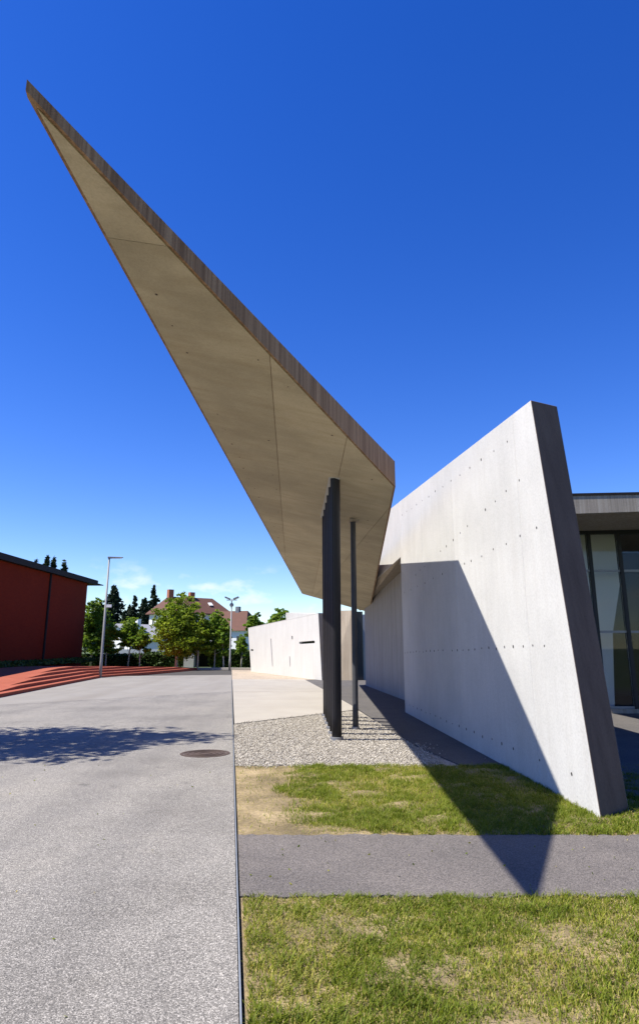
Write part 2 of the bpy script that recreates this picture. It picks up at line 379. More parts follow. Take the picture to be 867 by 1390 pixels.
# --- the tall wall with the leaning end: core and cast panels
wx = lambda y: 2.71 - (y - 7.0) * (0.58 / 10.41)               # x of the wall face at depth y
wtop = lambda y: 4.60 + (y - 7.87) * 0.0768
Tn = Vector((-1, -0.0557, 0)).normalized()                     # face normal, towards the drive
def wpt(y, z, d=0.0): return (wx(y) + Tn.x * d, y + Tn.y * d, z)
endy = lambda z: 7.0 + 0.87 * z / 4.6                          # the slanted end
m = MB()
m.loft([wpt(7.012, -0.1, -.006), wpt(17.4, -0.1, -.006), wpt(17.4, wtop(17.4) - .006, -.006), wpt(7.885, 4.594, -.006)],
       [(3.105, 7.31, -0.1), (2.56, 17.4, -0.1), (2.56, 17.4, wtop(17.4) - .006), (3.09, 8.22, 4.63)])
front = bpart(m, 'front_wall', 'joint_dark')
cutsy = [None, 8.55, 11.95, 14.7, 17.41]
for i in range(4):
    g2 = 0.004
    y1 = cutsy[i + 1] - (g2 if i < 3 else 0)
    if i == 0:
        A = [wpt(6.985, -0.1), wpt(y1, -0.1), wpt(y1, wtop(y1)), wpt(7.87, 4.60)]
        B = [(3.12, 7.29, -0.1), (wx(y1) + .43, y1, -0.1), (wx(y1) + .43, y1, wtop(y1)), (3.11, 8.20, 4.64)]
    else:
        y0 = cutsy[i] + g2
        A = [wpt(y0, -0.1), wpt(y1, -0.1), wpt(y1, wtop(y1)), wpt(y0, wtop(y0))]
        B = [(wx(y0) + .43, y0, -0.1), (wx(y1) + .43, y1, -0.1), (wx(y1) + .43, y1, wtop(y1)), (wx(y0) + .43, y0, wtop(y0))]
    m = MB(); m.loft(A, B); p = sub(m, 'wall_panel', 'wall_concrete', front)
    p.data.materials.append(MATS['shaded_end_concrete'])
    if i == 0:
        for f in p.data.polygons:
            if f.normal.y < -0.5: f.material_index = 1  # slanted end face gets the concrete with shade painted in
    bevel(p, 0.006, 1)
# formwork tie holes
def holes(parent, rows, ptf, r=0.02):
    v = []; f = []
    n = Tn
    for (y0, z0, y1, z1, sp) in rows:
        k = max(1, int(abs(y1 - y0) / sp))
        for i in range(k + 1):
            if random.random() < 0.06: continue
            t = i / k; c = Vector(ptf(y0 + (y1 - y0) * t + random.uniform(-.02, .02), z0 + (z1 - z0) * t + random.uniform(-.012, .012), 0.002))
            rr = r * random.uniform(0.7, 1.25); b = len(v); a = Vector((0, 0, 1)); e = n.cross(a)
            for q in range(8):
                th = q * math.pi / 4; v.append(c + (a * math.cos(th) + e * math.sin(th)) * rr)
            for q in range(8):
                th = q * math.pi / 4; v.append(c - n * 0.02 + (a * math.cos(th) + e * math.sin(th)) * rr)
            f.append(list(range(b, b + 8)))
            for q in range(8): f.append([b + q, b + 8 + q, b + 8 + (q + 1) % 8, b + (q + 1) % 8])
    o = fix(ob('tie_holes', v, f, 'hole_dark')); o.parent = parent; o['kind'] = 'stuff'; return o
holes(front, [(7.7, 1.60, 17.2, 1.43, 0.36), (7.6, 0.28, 16.8, 0.2, 0.46), (8.5, 3.72, 15.5, 3.2, 0.5), (8.0, 3.0, 10.9, 2.94, 0.5), (11.3, 2.95, 17, 2.9, 0.8), (8.8, 4.35, 17, 4.9, 0.62)], wpt)

# --- the recessed lower wall and the band that overhangs it
rx = lambda y: 2.57 - (y - 21.09) * (0.81 / 9.33)
rtop = lambda y: 3.92 - (y - 20.95) * 0.0795
def rec(y, z): return (rx(y), y, z)
m = MB(); m.loft([rec(17.45, -0.1), rec(28.7, -0.1), rec(28.7, rtop(28.7)), rec(17.45, rtop(17.45))],
                 [(rx(17.45) + .3, 17.45, -.1), (rx(28.7) + .3, 28.7, -.1), (rx(28.7) + .3, 28.7, rtop(28.7)), (rx(17.45) + .3, 17.45, rtop(17.45))])
recw = bpart(m, 'recessed_wall', 'board_concrete')
bz = lambda y: 3.855 - (y - 17.25) * 0.0295
m = MB(); m.loft([wpt(17.42, bz(17.42)), wpt(31, bz(31)), wpt(31, wtop(31)), wpt(17.42, wtop(17.42) - .004)],
                 [(wx(17.42) + .25, 17.42, bz(17.42) + .03), (wx(31) + .25, 31, bz(31) + .03), (wx(31) + .25, 31, wtop(31)), (wx(17.42) + .25, 17.42, wtop(17.42) - .004)])
bevel(bpart(m, 'upper_wall', 'wall_concrete'), 0.006, 1)
m = MB()
A = [(wx(17.45) + .02, 17.45, bz(17.45) + .002), (wx(30.9) + .02, 30.9, bz(30.9) + .002), (rx(30.9) + .15, 30.9, rtop(30.9) + .002), (rx(17.45) + .15, 17.45, rtop(17.45) + .002)]
m.loft(A, [(x, y, z + 0.3) for x, y, z in A]); bpart(m, 'overhang_soffit', 'lintel_concrete')

# --- the canopy: soffit plane and thickness are both linear in x and y
Pt, Ct, Bt = (-2.17, 4.07), (1.345, 11.44), (-0.74, 28.5)
def lin(za, zb, zc):
    A = np.array([[Pt[0], Pt[1], 1], [Ct[0], Ct[1], 1], [Bt[0], Bt[1], 1]]); s = np.linalg.solve(A, np.array([za, zb, zc])); return lambda x, y: s[0] * x + s[1] * y + s[2]
zs = lin(5.56, 4.32, 3.72); th = lin(0.11, 0.475, 0.60)
outline = [(-2.180, 4.115), (-2.165, 4.045), Ct, (2.2, 29.66), Bt]
def piece(mb, poly, a, b):
    mb.loft([(x, y, zs(x, y) + a(x, y)) for x, y in poly], [(x, y, zs(x, y) + b(x, y)) for x, y in poly])
RIM = 0.012
m = MB()
z0f = lambda x, y: RIM
piece(m, outline, z0f, th)
can = bpart(m, 'canopy', 'fascia_concrete')
# cast soffit panels, parted by open joints, set in from the rim
inner = shrink(outline, 0.035)
def half(poly, p, q):                                          # split along the line p-q
    a, b = q[1] - p[1], p[0] - q[0]; c = -(a * p[0] + b * p[1]); return clip(poly, a, b, c), clip(poly, -a, -b, -c)
pan = []; r = inner
tip_p, r = clip(r, -0.08, -1, 5.5), clip(r, 0.08, 1, -5.5); pan.append(tip_p)
a, b = half(r, (-0.60, 7.4), (-0.95, 17.4)); lf, r = (a, b) if sum(x for x, y in a) / len(a) < sum(x for x, y in b) / len(b) else (b, a)
pan += [clip(lf, 0.2, -1, 20.6), clip(lf, -0.2, 1, -20.6)]
a, b = half(r, (0.41, 9.69), (-0.21, 25.8)); pan_l, r = (a, b) if sum(x for x, y in a) / len(a) < sum(x for x, y in b) / len(b) else (b, a)
pan += [clip(pan_l, 0.1, -1, 17.8), clip(pan_l, -0.1, 1, -17.8)]
pan += list(half(r, (1.28, 13.7), (0.94, 17.07)))
pan = [p for p in pan if len(p) >= 3]
for p in pan:
    p = shrink(p, 0.004)
    m = MB(); piece(m, p, lambda x, y: 0.0, lambda x, y: RIM - 0.001); sub(m, 'soffit_panel', 'soffit_concrete', can)

v = []; f = []
for (xa, ya, xb, yb, sp_) in ((-1.80, 5.9, -0.72, 25, .62), (-0.75, 7.6, -1.0, 17, 0.9), (0.9, 11.3, 1.6, 24, 0.7), (-0.4, 8.2, 0.2, 9.6, .5)):
    k = int((yb - ya) / sp_)
    for q in range(k + 1):
        if random.random() < .2: continue
        t = q / k; x = xa + (xb - xa) * t + random.uniform(-.03, .03); y = ya + (yb - ya) * t; b_ = len(v); rr = random.uniform(.009, .018)
        for e in range(8): x1, y1 = x + rr * math.cos(e * math.pi / 4), y + rr * math.sin(e * math.pi / 4); v.append((x1, y1, zs(x1, y1) - 0.002))
        for e in range(8): x1, y1 = x + rr * math.cos(e * math.pi / 4), y + rr * math.sin(e * math.pi / 4); v.append((x1, y1, zs(x1, y1) + 0.02))
        f.append(list(range(b_, b_ + 8)))
        for e in range(8): f.append([b_ + e, b_ + 8 + e, b_ + 8 + (e + 1) % 8, b_ + (e + 1) % 8])
o = fix(ob('tie_holes', v, f, 'cast_iron')); o.parent = can; o['kind'] = 'stuff'

# --- columns: a row of black steel tubes and one slim grey column
def column(x, y, x1, y1, z1, r, mat, plate=True):
    m = MB(); zz = [-0.05, 0.4, 2.2, z1 - 0.02, z1]
    m.tube([(x + (x1 - x) * max(0, z) / z1, y + (y1 - y) * max(0, z) / z1, z) for z in zz], [r] * 5, 24)
    c = bpart(m, 'column', mat); 
    for f in c.data.polygons: f.use_smooth = len(f.vertices) == 4
    if plate:
        m = MB(); m.tube([(x, y, -0.03), (x, y, 0.035), (x, y, 0.04)], [r * 1.35, r * 1.35, r * 1.2], 20); sub(m, 'collar', 'grey_steel', c)
    return c
for i in range(6):
    t = i / 5; x = 0.305 + (0.175 - 0.305) * t; y = 12.45 + 4.0 * t
    xt = 0.285 + (0.145 - 0.285) * t; yt = 11.72 + 2.85 * t
    column(x, y, xt, yt, zs(xt, yt) + 0.012, 0.088, 'black_steel')
m = MB(); hp = [(0.17, 11.68), (0.36, 11.60), (0.24, 14.72), (0.02, 14.72)]
m.loft([(x, y, zs(x, y) - 0.012) for x, y in hp], [(x, y, zs(x, y) + 0.008) for x, y in hp]); sub(m, 'column_head_plate', 'wing_concrete', can)
sc_ = column(0.715, 13.95, 0.735, 14.35, zs(0.735, 14.35) + 0.005, 0.058, 'column_steel')
m = MB(); zc = zs(0.8, 14.4); m.flat([(0.66, 14.2), (0.86, 14.2), (0.86, 14.52), (0.66, 14.52)], zc - 0.03, zc + 0.02); sub(m, 'head_plate', 'lintel_concrete', sc_)

# --- far wing with slit windows
def holed(name, P, u0, v0, rects, mat, parent, depth, nrm):
    """quad face P(u,v) with rectangular openings and reveals of the given depth"""
    us = sorted({u0[0], u0[1], *[q for r in rects for q in r[:2]]}); vs = sorted({v0[0], v0[1], *[q for r in rects for q in r[2:]]})
    v = []; f = []; nrm = Vector(nrm)
    def quad(a, b, c, d): k = len(v); v.extend([tuple(a), tuple(b), tuple(c), tuple(d)]); f.append([k, k + 1, k + 2, k + 3])
    for i in range(len(us) - 1):
        for j in range(len(vs) - 1):
            cu, cv = (us[i] + us[i + 1]) / 2, (vs[j] + vs[j + 1]) / 2
            if any(r[0] < cu < r[1] and r[2] < cv < r[3] for r in rects): continue
            quad(P(us[i], vs[j]), P(us[i + 1], vs[j]), P(us[i + 1], vs[j + 1]), P(us[i], vs[j + 1]))
    for (a, b, c, d) in rects:
        pts = [Vector(P(a, c)), Vector(P(b, c)), Vector(P(b, d)), Vector(P(a, d))]
        for i in range(4): quad(pts[i], pts[(i + 1) % 4], pts[(i + 1) % 4] - nrm * depth, pts[i] - nrm * depth)
    o = ob(name, v, f, mat); bm = bmesh.new(); bm.from_mesh(o.data); bmesh.ops.remove_doubles(bm, verts=bm.verts, dist=1e-4)
    bmesh.ops.recalc_face_normals(bm, faces=bm.faces); bm.to_mesh(o.data); bm.free()
    if parent: o.parent = parent
    return o
b0, b1, t1, t0 = Vector((-4.36, 44.14, -0.1)), Vector((0.12, 32.97, -0.1)), Vector((-0.06, 33.32, 3.15)), Vector((-4.72, 44.95, 2.72))
def WP(u, v):
    return (b0.lerp(b1, u)).lerp(t0.lerp(t1, u), v)
wn = Vector((-0.928, -0.372, 0))
wr = [(0.02, 0.068, 0.475, 0.515), (0.372, 0.382, 0.17, 0.70), (0.628, 0.636, 0.19, 0.36), (0.672, 0.688, 0.645, 0.705), (0.765, 0.945, 0.560, 0.598)]
wing = holed('wing_wall', WP, (0, 1), (0, 1), wr, 'wing_concrete', None, 0.18, wn); wing.parent = BLD; wing.matrix_parent_inverse = BPI
for r in wr:
    m = MB(); q = [WP(r[0], r[2]), WP(r[1], r[2]), WP(r[1], r[3]), WP(r[0], r[3])]
    m.loft([p - wn * 0.15 for p in q], [p - wn * 0.17 for p in q]); sub(m, 'window_pane', 'dark_glass', wing)
# the wing's body behind its face, its shaded return and the upper block
m = MB(); m.loft([b0 - wn * .2 + Vector((.05, .15, 0)), b1 - wn * .2 + Vector((-.05, .1, 0)), t1 - wn * .2 + Vector((-.05, .1, -.02)), t0 - wn * .2 + Vector((.05, .15, -.02))],
                 [Vector((0.5, 46, -.1)), Vector((4.5, 35, -.1)), Vector((4.5, 35, 3.1)), Vector((0.5, 46, 2.7))]); bpart(m, 'wing_body', 'wing_concrete')
m = MB(); m.loft([t0 + Vector((0, 0, -.05)), t1 + Vector((0, 0, -.05)), t1 - wn * .25 + Vector((0, 0, -.05)), t0 - wn * .25 + Vector((0, 0, -.05))],
                 [t0 + Vector((-.002, 0, .004)), t1 + Vector((-.002, 0, .004)), t1 - wn * .25 + Vector((0, 0, .004)), t0 - wn * .25 + Vector((0, 0, .004))]); bpart(m, 'wing_parapet', 'wing_concrete')
m = MB(); m.loft([(0.125, 32.98, -.1), (0.45, 33.3, -.1), (0.4, 33.7, 3.12), (-0.05, 33.33, 3.12)], [(0.3, 34, -.1), (0.6, 34, -.1), (0.55, 34.2, 3.12), (0.2, 34.1, 3.12)]); bpart(m, 'wing_end_wall', 'lintel_concrete')
m = MB(); m.loft([(-1.85, 38.0, 2.6), (-0.1, 36.0, 2.6), (1.5, 37.4, 2.6), (0, 39.6, 2.6)], [(-1.9, 38.0, 3.38), (-0.1, 36.0, 3.26), (1.5, 37.4, 3.26), (0, 39.6, 3.38)]); bevel(bpart(m, 'upper_block', 'wing_concrete'), .01, 1)
m = MB(); m.loft([(0.46, 33.5, -.1), (1.62, 32.9, -.1), (1.62, 32.9, 3.26), (0.42, 33.8, 3.26)], [(0.46, 34.4, -.1), (1.62, 34.4, -.1), (1.62, 34.4, 3.26), (0.46, 34.4, 3.26)]); bpart(m, 'back_wall', 'lintel_concrete')
m = MB(); m.box(1.60, 2.1, 33.0, 33.05, 0.0, 3.2); bpart(m, 'glass_door', 'dark_glass')
m = MB(); m.box(1.58, 1.61, 32.88, 33.0, 0.0, 3.2); bpart(m, 'door_frame', 'dark_frame')

# --- glazed entrance on the right under its own roof
m = MB(); A = [(4.4, 14.1, 4.32), (9.5, 13.7, 4.42), (16, 13.2, 4.55), (16, 22, 4.6), (4.0, 22, 4.6)]
m.loft(A, [(x, y, 4.74 + 0.004 * (x - 5)) for x, y, z in A]); rf = bpart(m, 'entrance_roof', 'entrance_concrete'); bevel(rf, .008, 1)
m = MB(); m.loft([(x - 0.02 * (x < 5), y - 0.015 * (y < 15), 4.735 + 0.004 * (x - 5)) for x, y, z in A], [(x - 0.02 * (x < 5), y - 0.015 * (y < 15), 4.79 + 0.004 * (x - 5)) for x, y, z in A]); sub(m, 'roof_flashing', 'roof_edge', rf)
GY = 17.0
m = MB(); m.box(5.2, 16, GY - .05, GY + .25, -0.05, 0.10); gz_ = bpart(m, 'glazing_plinth', 'lintel_concrete')
xs_ = [5.2, 6.95, 7.72, 9.0, 10.5, 12.2, 14.0, 16.0]
m = MB(); m.box(5.2, 16, GY, GY + .12, 4.40, 4.60); bpart(m, 'head_rail', 'dark_frame')
for x in xs_[1:-1]:
    m = MB(); m.box(x - .045, x + .045, GY - .01, GY + .13, 0.10, 4.42); bpart(m, 'mullion', 'dark_frame')
for z in (0.13, 1.93, 3.45):
    for i in range(len(xs_) - 1):
        m = MB(); m.box(xs_[i] + .046, xs_[i + 1] - .046, GY + .02, GY + .09, z - .028, z + .028); bpart(m, 'transom', 'transom_metal')
for i in range(len(xs_) - 1):
    for z0, z1 in ((.16, 1.90), (1.96, 3.42), (3.48, 4.40)):
        m = MB(); m.box(xs_[i] + .047, xs_[i + 1] - .047, GY + .05, GY + .062, z0, z1); bpart(m, 'pane', 'window_glass')
# leaning inner wall and the dark room behind the glass
m = MB(); m.loft([(4.8, 17.5, 0), (7.42, 17.6, 0), (7.58, 17.62, 1.9), (7.98, 17.66, 3.4), (7.92, 17.66, 4.5), (4.8, 17.5, 4.5)],
                 [(4.8, 17.75, 0), (7.42, 17.85, 0), (7.58, 17.87, 1.9), (7.98, 17.91, 3.4), (7.92, 17.91, 4.5), (4.8, 17.75, 4.5)]); bpart(m, 'inner_wall', 'white_render')
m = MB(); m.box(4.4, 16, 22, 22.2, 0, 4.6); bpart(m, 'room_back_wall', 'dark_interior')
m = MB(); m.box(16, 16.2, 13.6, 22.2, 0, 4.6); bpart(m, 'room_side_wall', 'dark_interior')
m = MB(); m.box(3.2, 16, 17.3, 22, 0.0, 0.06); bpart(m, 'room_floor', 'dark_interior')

# ------------------------------------------------------------------ red brick hall and stepped plaza on the left
RB = empty('brick_hall', (-17, 42, 0.4), 'long dark red brick hall with a thin black roof edge', 'building')
def rpart(mb, name, mat, **k):
    o = mb.build(name, mat, None, **k); o.parent = RB; o.matrix_parent_inverse = Matrix.Translation(-Vector(RB.location)); return o
m = MB(); m.box(-32, -17.0, 18, 42.1, -.1, 6.0); m.box(-32, -17.0, 42.3, 49.1, -.1, 6.0); m.box(-32, -17.06, 42.0, 42.4, -.1, 5.98); rpart(m, 'wall', 'red_brick')
m = MB(); m.tube([(-16.97, 42.2, 0.0), (-16.97, 42.2, 6.0)], [.08, .08], 10); rpart(m, 'downpipe', 'roof_edge')
m = MB(); m.box(-32.3, -16.7, 17.7, 50.5, 6.0, 6.34); rr = rpart(m, 'roof', 'roof_edge')
m = MB(); m.box(-19, -16.85, 50.5, 52.3, 6.12, 6.18); o = m.build('roof_lip', 'roof_edge'); o.parent = rr

def zr(s): return max(0.11, min(0.55, 0.11 + 0.11 * (s - 22.0) / 2.7))
PL = []
path1 = [(-9.2, 12.0), (-10.07, 21.96), (-10.44, 26.35), (-10.8, 30.8), (-11.12, 35.19)]
def lerp2(path, n):
    ds = [0]
    for i in range(len(path) - 1): ds.append(ds[-1] + math.dist(path[i], path[i + 1]))
    r = []
    for k in range(n + 1):
        s = ds[-1] * k / n; i = max(j for j in range(len(path)) if ds[j] <= s + 1e-9); i = min(i, len(path) - 2); t = (s - ds[i]) / (ds[i + 1] - ds[i])
        r.append((path[i][0] + (path[i + 1][0] - path[i][0]) * t, path[i][1] + (path[i + 1][1] - path[i][1]) * t))
    return r
line = [(p, (-1, 0), zr(p[1])) for p in lerp2(path1, 46)]
far = lerp2([(-11.12, 35.19), (-9.88, 39.65), (-8.42, 46.79), (-8.1, 48.5)], 26)
for i, p in enumerate(far[1:]):
    t = (i + 1) / 26; line.append((p, (-1, 0.25 * min(1, t * 3)), max(0.02, 0.55 * (1 - t) ** 0.7)))
v = []; f = []; prof = 12
for (p, d, z) in line:
    zk = [min(0.11 * k, z) for k in (1, 2, 3, 4, 5)]
    us = [0, 0, .36, .36, .72, .72, 1.08, 1.08, 1.44, 1.44, 3.0, 20.0]
    zz = [-0.05, zk[0], zk[0], zk[1], zk[1], zk[2], zk[2], zk[3], zk[3], zk[4], max(z, zk[4]), max(z, zk[4])]
    for u, q in zip(us, zz): v.append((p[0] + d[0] * u, p[1] + d[1] * u, q))
for i in range(len(line) - 1):
    for k in range(prof - 1):
        a = i * prof + k; f.append([a, a + 1, a + prof + 1, a + prof])
pz = fix(ob('brick_plaza', v, f, 'red_paving')); struct(pz)
# strip of shaded planting at the foot of the hall
def leaf_mesh(name, P, sz, mat, parent=None, tint=None, up=0.3, asp=1.8):
    """leaf-sized diamonds at points P (n,3)"""
    n = len(P); d = RNG.normal(size=(n, 3)); d[:, 2] = d[:, 2] * 0.6; d /= np.linalg.norm(d, axis=1)[:, None]
    e = np.cross(d, RNG.normal(size=(n, 3))); e /= np.linalg.norm(e, axis=1)[:, None]
    s = (sz * RNG.uniform(0.6, 1.3, n))[:, None]
    V = np.stack([P - d * s, P + e * s / asp, P + d * s, P - e * s / asp], 1).reshape(-1, 3)
    me = bpy.data.meshes.new(name); me.vertices.add(4 * n); me.vertices.foreach_set('co', V.ravel())
    me.loops.add(4 * n); me.loops.foreach_set('vertex_index', np.arange(4 * n)); me.polygons.add(n)
    me.polygons.foreach_set('loop_start', np.arange(n) * 4); me.update(calc_edges=True)
    a = me.attributes.new('tint', 'FLOAT', 'POINT'); tn = RNG.uniform(0, 1, n) if tint is None else tint
    a.data.foreach_set('value', np.repeat(tn, 4).astype(np.float32)); me.materials.append(MATS[mat])
    o = bpy.data.objects.new(name, me); COL.objects.link(o)
    if parent: o.parent = parent
    return o
n = 9000; P = np.stack([RNG.uniform(-17, -15.2, n), RNG.uniform(24, 48.8, n), RNG.uniform(0, 1, n) ** 1.5 * 0.22], 1)
P[:, 2] += np.array([zr(y) for y in P[:, 1]])
tag(leaf_mesh('ground_cover', P, 0.09, 'hedge_leaves'), 'low dark green ground cover along the foot of the brick hall', 'plants', kind='stuff')

# ------------------------------------------------------------------ lamp posts and manhole
LP = empty('street_lamp', (-11.12, 35.1, 0), 'slim grey lamp post with one short flat arm before the red steps', 'street lamp')
m = MB(); m.tube([(0, 0, 0), (0, 0, 0.8), (0, 0, 0.82), (0, 0, 6.08)], [.075, .075, .068, .045], 14); m.build('pole', 'galvanised', LP, True)
m = MB(); m.tube([(0, 0, 0), (0, 0, .03)], [.14, .14], 14); m.build('base_plate', 'galvanised', LP)
m = MB(); m.loft([(-.06, -.1, 6.06), (.72, -.09, 6.10), (.72, .09, 6.10), (-.06, .1, 6.06)], [(-.06, -.1, 6.16), (.72, -.07, 6.14), (.72, .07, 6.14), (-.06, .1, 6.16)])
h = bevel(m.build('lamp_head', 'shutter', LP), .015, 2); m = MB(); m.box(.15, .66, -.06, .06, 6.065, 6.09); m.build('lens', 'lamp_lens', h)
m = MB(); m.box(.06, .30, -.06, .06, 3.52, 3.66); m.build('sensor_box', 'white_trim', LP)
LR = empty('floodlight_mast', (-5.88, 45.2, 0), 'mast carrying two tilted floodlights and a round lantern', 'street lamp')
m = MB(); m.tube([(0, 0, 0), (0, 0, .7), (0, 0, .72), (0, 0, 4.62)], [.07, .07, .055, .04], 12); m.build('pole', 'galvanised', LR, True)
m = MB(); m.tube([(0, 0, 4.12), (0, 0, 4.16), (0, 0, 4.30), (0, 0, 4.34)], [.08, .13, .13, .08], 14); m.build('lantern', 'shutter', LR)
m = MB(); m.tube([(-.34, 0, 4.55), (.34, 0, 4.55)], [.025, .025], 8); m.build('cross_arm', 'galvanised', LR)
for s in (-1, 1):
    m = MB(); m.loft([(s * .12, -.18, 4.58), (s * .46, -.18, 4.70), (s * .46, .18, 4.70), (s * .12, .18, 4.58)], [(s * .11, -.18, 4.66), (s * .44, -.18, 4.79), (s * .44, .18, 4.79), (s * .11, .18, 4.66)])
    fl = m.build('floodlight', 'shutter', LR); m = MB(); m.loft([(s * .15, -.14, 4.585), (s * .43, -.14, 4.685), (s * .43, .14, 4.685), (s * .15, .14, 4.585)], [(s * .15, -.14, 4.575), (s * .43, -.14, 4.675), (s * .43, .14, 4.675), (s * .15, .14, 4.575)]); m.build('lens', 'lamp_lens', fl)
MH = empty('manhole_cover', (-1.74, 10.82, 0), 'round rusty brown manhole cover set in the grey drive', 'manhole cover')
def ring(mb, r0, r1, z0, z1, seg=40):
    k = len(mb.v)
    for q in range(seg):
        t = 2 * math.pi * q / seg; c, s = math.cos(t), math.sin(t)
        mb.v += [(r0 * c, r0 * s, z0), (r1 * c, r1 * s, z0), (r1 * c, r1 * s, z1), (r0 * c, r0 * s, z1)]
    for q in range(seg):
        a = k + 4 * q; b = k + 4 * ((q + 1) % seg)
        for i in range(4): mb.f.append([a + i, a + (i + 1) % 4, b + (i + 1) % 4, b + i])
m = MB(); ring(m, .325, .375, -.03, .006); m.build('rim', 'cast_iron', MH)
m = MB(); m.tube([(0, 0, -.03), (0, 0, .003)], [.315, .315], 40); cv = m.build('cover', 'cast_iron', MH)
for rr_ in (.08, .17, .25):
    m = MB(); ring(m, rr_, rr_ + .028, .0028, .009); m.build('rib', 'cast_iron', cv)

# ------------------------------------------------------------------ gravel stones
def stones(name, pts, r, mat):
    n = len(pts)
    base = np.array([(1, 0, 0), (0, 1, 0), (-1, 0, 0), (0, -1, 0), (0, 0, .75), (0, 0, -.75)], float)
    F = np.array([(0, 1, 4), (1, 2, 4), (2, 3, 4), (3, 0, 4), (1, 0, 5), (2, 1, 5), (3, 2, 5), (0, 3, 5)])
    a = RNG.uniform(0, 6.28, n); R_ = np.stack([np.cos(a), -np.sin(a), np.sin(a), np.cos(a)], 1).reshape(n, 2, 2)
    V = base[None] * (r * RNG.uniform(.5, 1.5, (n, 1, 1))) * RNG.uniform(.6, 1.3, (n, 6, 1))
    V[:, :, :2] = np.einsum('nij,nkj->nki', R_, V[:, :, :2]); V += pts[:, None]
    Fi = (F[None] + 6 * np.arange(n)[:, None, None]).reshape(-1)
    me = bpy.data.meshes.new(name); me.vertices.add(6 * n); me.vertices.foreach_set('co', V.ravel())
    me.loops.add(24 * n); me.loops.foreach_set('vertex_index', Fi); me.polygons.add(8 * n); me.polygons.foreach_set('loop_start', np.arange(8 * n) * 3); me.update(calc_edges=True)
    at = me.attributes.new('tint', 'FLOAT', 'POINT'); at.data.foreach_set('value', np.repeat(RNG.uniform(0, 1, n), 6).astype(np.float32)); me.materials.append(MATS[mat])
    o = bpy.data.objects.new(name, me); COL.objects.link(o); return o
def in_poly(P, poly):
    A = sum(poly[i][0] * poly[(i + 1) % len(poly)][1] - poly[(i + 1) % len(poly)][0] * poly[i][1] for i in range(len(poly))); s = 1 if A > 0 else -1
    k = np.ones(len(P), bool)
    for i in range(len(poly)):
        p, q = poly[i], poly[(i + 1) % len(poly)]; k &= s * ((q[0] - p[0]) * (P[:, 1] - p[1]) - (q[1] - p[1]) * (P[:, 0] - p[0])) > 0.01
    return k
n = 150000; P = np.stack([RNG.uniform(-2.2, 2, n), RNG.uniform(9.8, 18, n), RNG.normal(-0.018, 0.007, n)], 1)
gq = [(kerb(9.85) + K, 9.86), (1.95, 9.95), (1.3, 14.8), (1.01, 17.96), (kerb(14.75) + K, 14.74)]
P = P[in_poly(P, gq)]
st_ = np.concatenate([np.stack([RNG.uniform(-1.1, 1.9, 260), 9.86 - np.abs(RNG.normal(0, .07, 260)), np.full(260, -.012)], 1),
                      np.stack([1.62 + RNG.normal(0, .12, 200) ** 2 * 4, RNG.uniform(10.2, 12, 200), np.full(200, -.006)], 1)])
yy = RNG.uniform(-1.75, 1.0, 160); st_ = np.concatenate([st_, np.stack([yy, 14.76 + (yy + 1.8) * 1.15 + np.abs(RNG.normal(0, .12, 160)), np.full(160, .006)], 1)])
P = np.concatenate([P, st_])
tag(stones('gravel', P, 0.0105, 'pebbles'), 'loose pale grey gravel around the foot of the columns', 'gravel', kind='stuff')

# ------------------------------------------------------------------ grass
def vnoise(P, s, seed):
    r = np.random.default_rng(seed); g_ = r.uniform(0, 1, (64, 64)); x = P[:, 0] * s + 31.3; y = P[:, 1] * s + 17.7
    xi = np.floor(x).astype(int); yi = np.floor(y).astype(int); fx = x - xi; fy = y - yi; fx = fx * fx * (3 - 2 * fx); fy = fy * fy * (3 - 2 * fy)
    gg = lambda a, b: g_[a % 64, b % 64]
    return (gg(xi, yi) * (1 - fx) + gg(xi + 1, yi) * fx) * (1 - fy) + (gg(xi, yi + 1) * (1 - fx) + gg(xi + 1, yi + 1) * fx) * fy
def blades(name, P, h, wd, tint, label):
    n = len(P); a = RNG.uniform(0, 6.28, n); d = np.stack([np.cos(a), np.sin(a), np.zeros(n)], 1); e = np.stack([-d[:, 1], d[:, 0], np.zeros(n)], 1)
    ln = RNG.uniform(0.2, 1.7, n)[:, None] * h[:, None]; up = np.array([0, 0, 1.0])[None]; w_ = wd[:, None]; H = h[:, None]
    V = np.stack([P - e * w_, P + e * w_, P + d * ln * .35 + up * H * .6 + e * w_ * .75, P + d * ln * .35 + up * H * .6 - e * w_ * .75, P + d * ln + up * H], 1)
    ld = np.array([0, 1, 2, 3, 3, 2, 4]); Fi = (ld[None] + 5 * np.arange(n)[:, None]).reshape(-1)
    me = bpy.data.meshes.new(name); me.vertices.add(5 * n); me.vertices.foreach_set('co', V.ravel()); me.loops.add(7 * n); me.loops.foreach_set('vertex_index', Fi)
    me.polygons.add(2 * n); st = np.stack([7 * np.arange(n), 7 * np.arange(n) + 4], 1).reshape(-1); me.polygons.foreach_set('loop_start', st); me.update(calc_edges=True)
    at = me.attributes.new('tint', 'FLOAT', 'POINT'); at.data.foreach_set('value', np.repeat(np.clip(tint, 0, 1), 5).astype(np.float32)); me.materials.append(MATS['grass_blades'])
    o = bpy.data.objects.new(name, me); COL.objects.link(o); return tag(o, label, 'grass', kind='stuff')
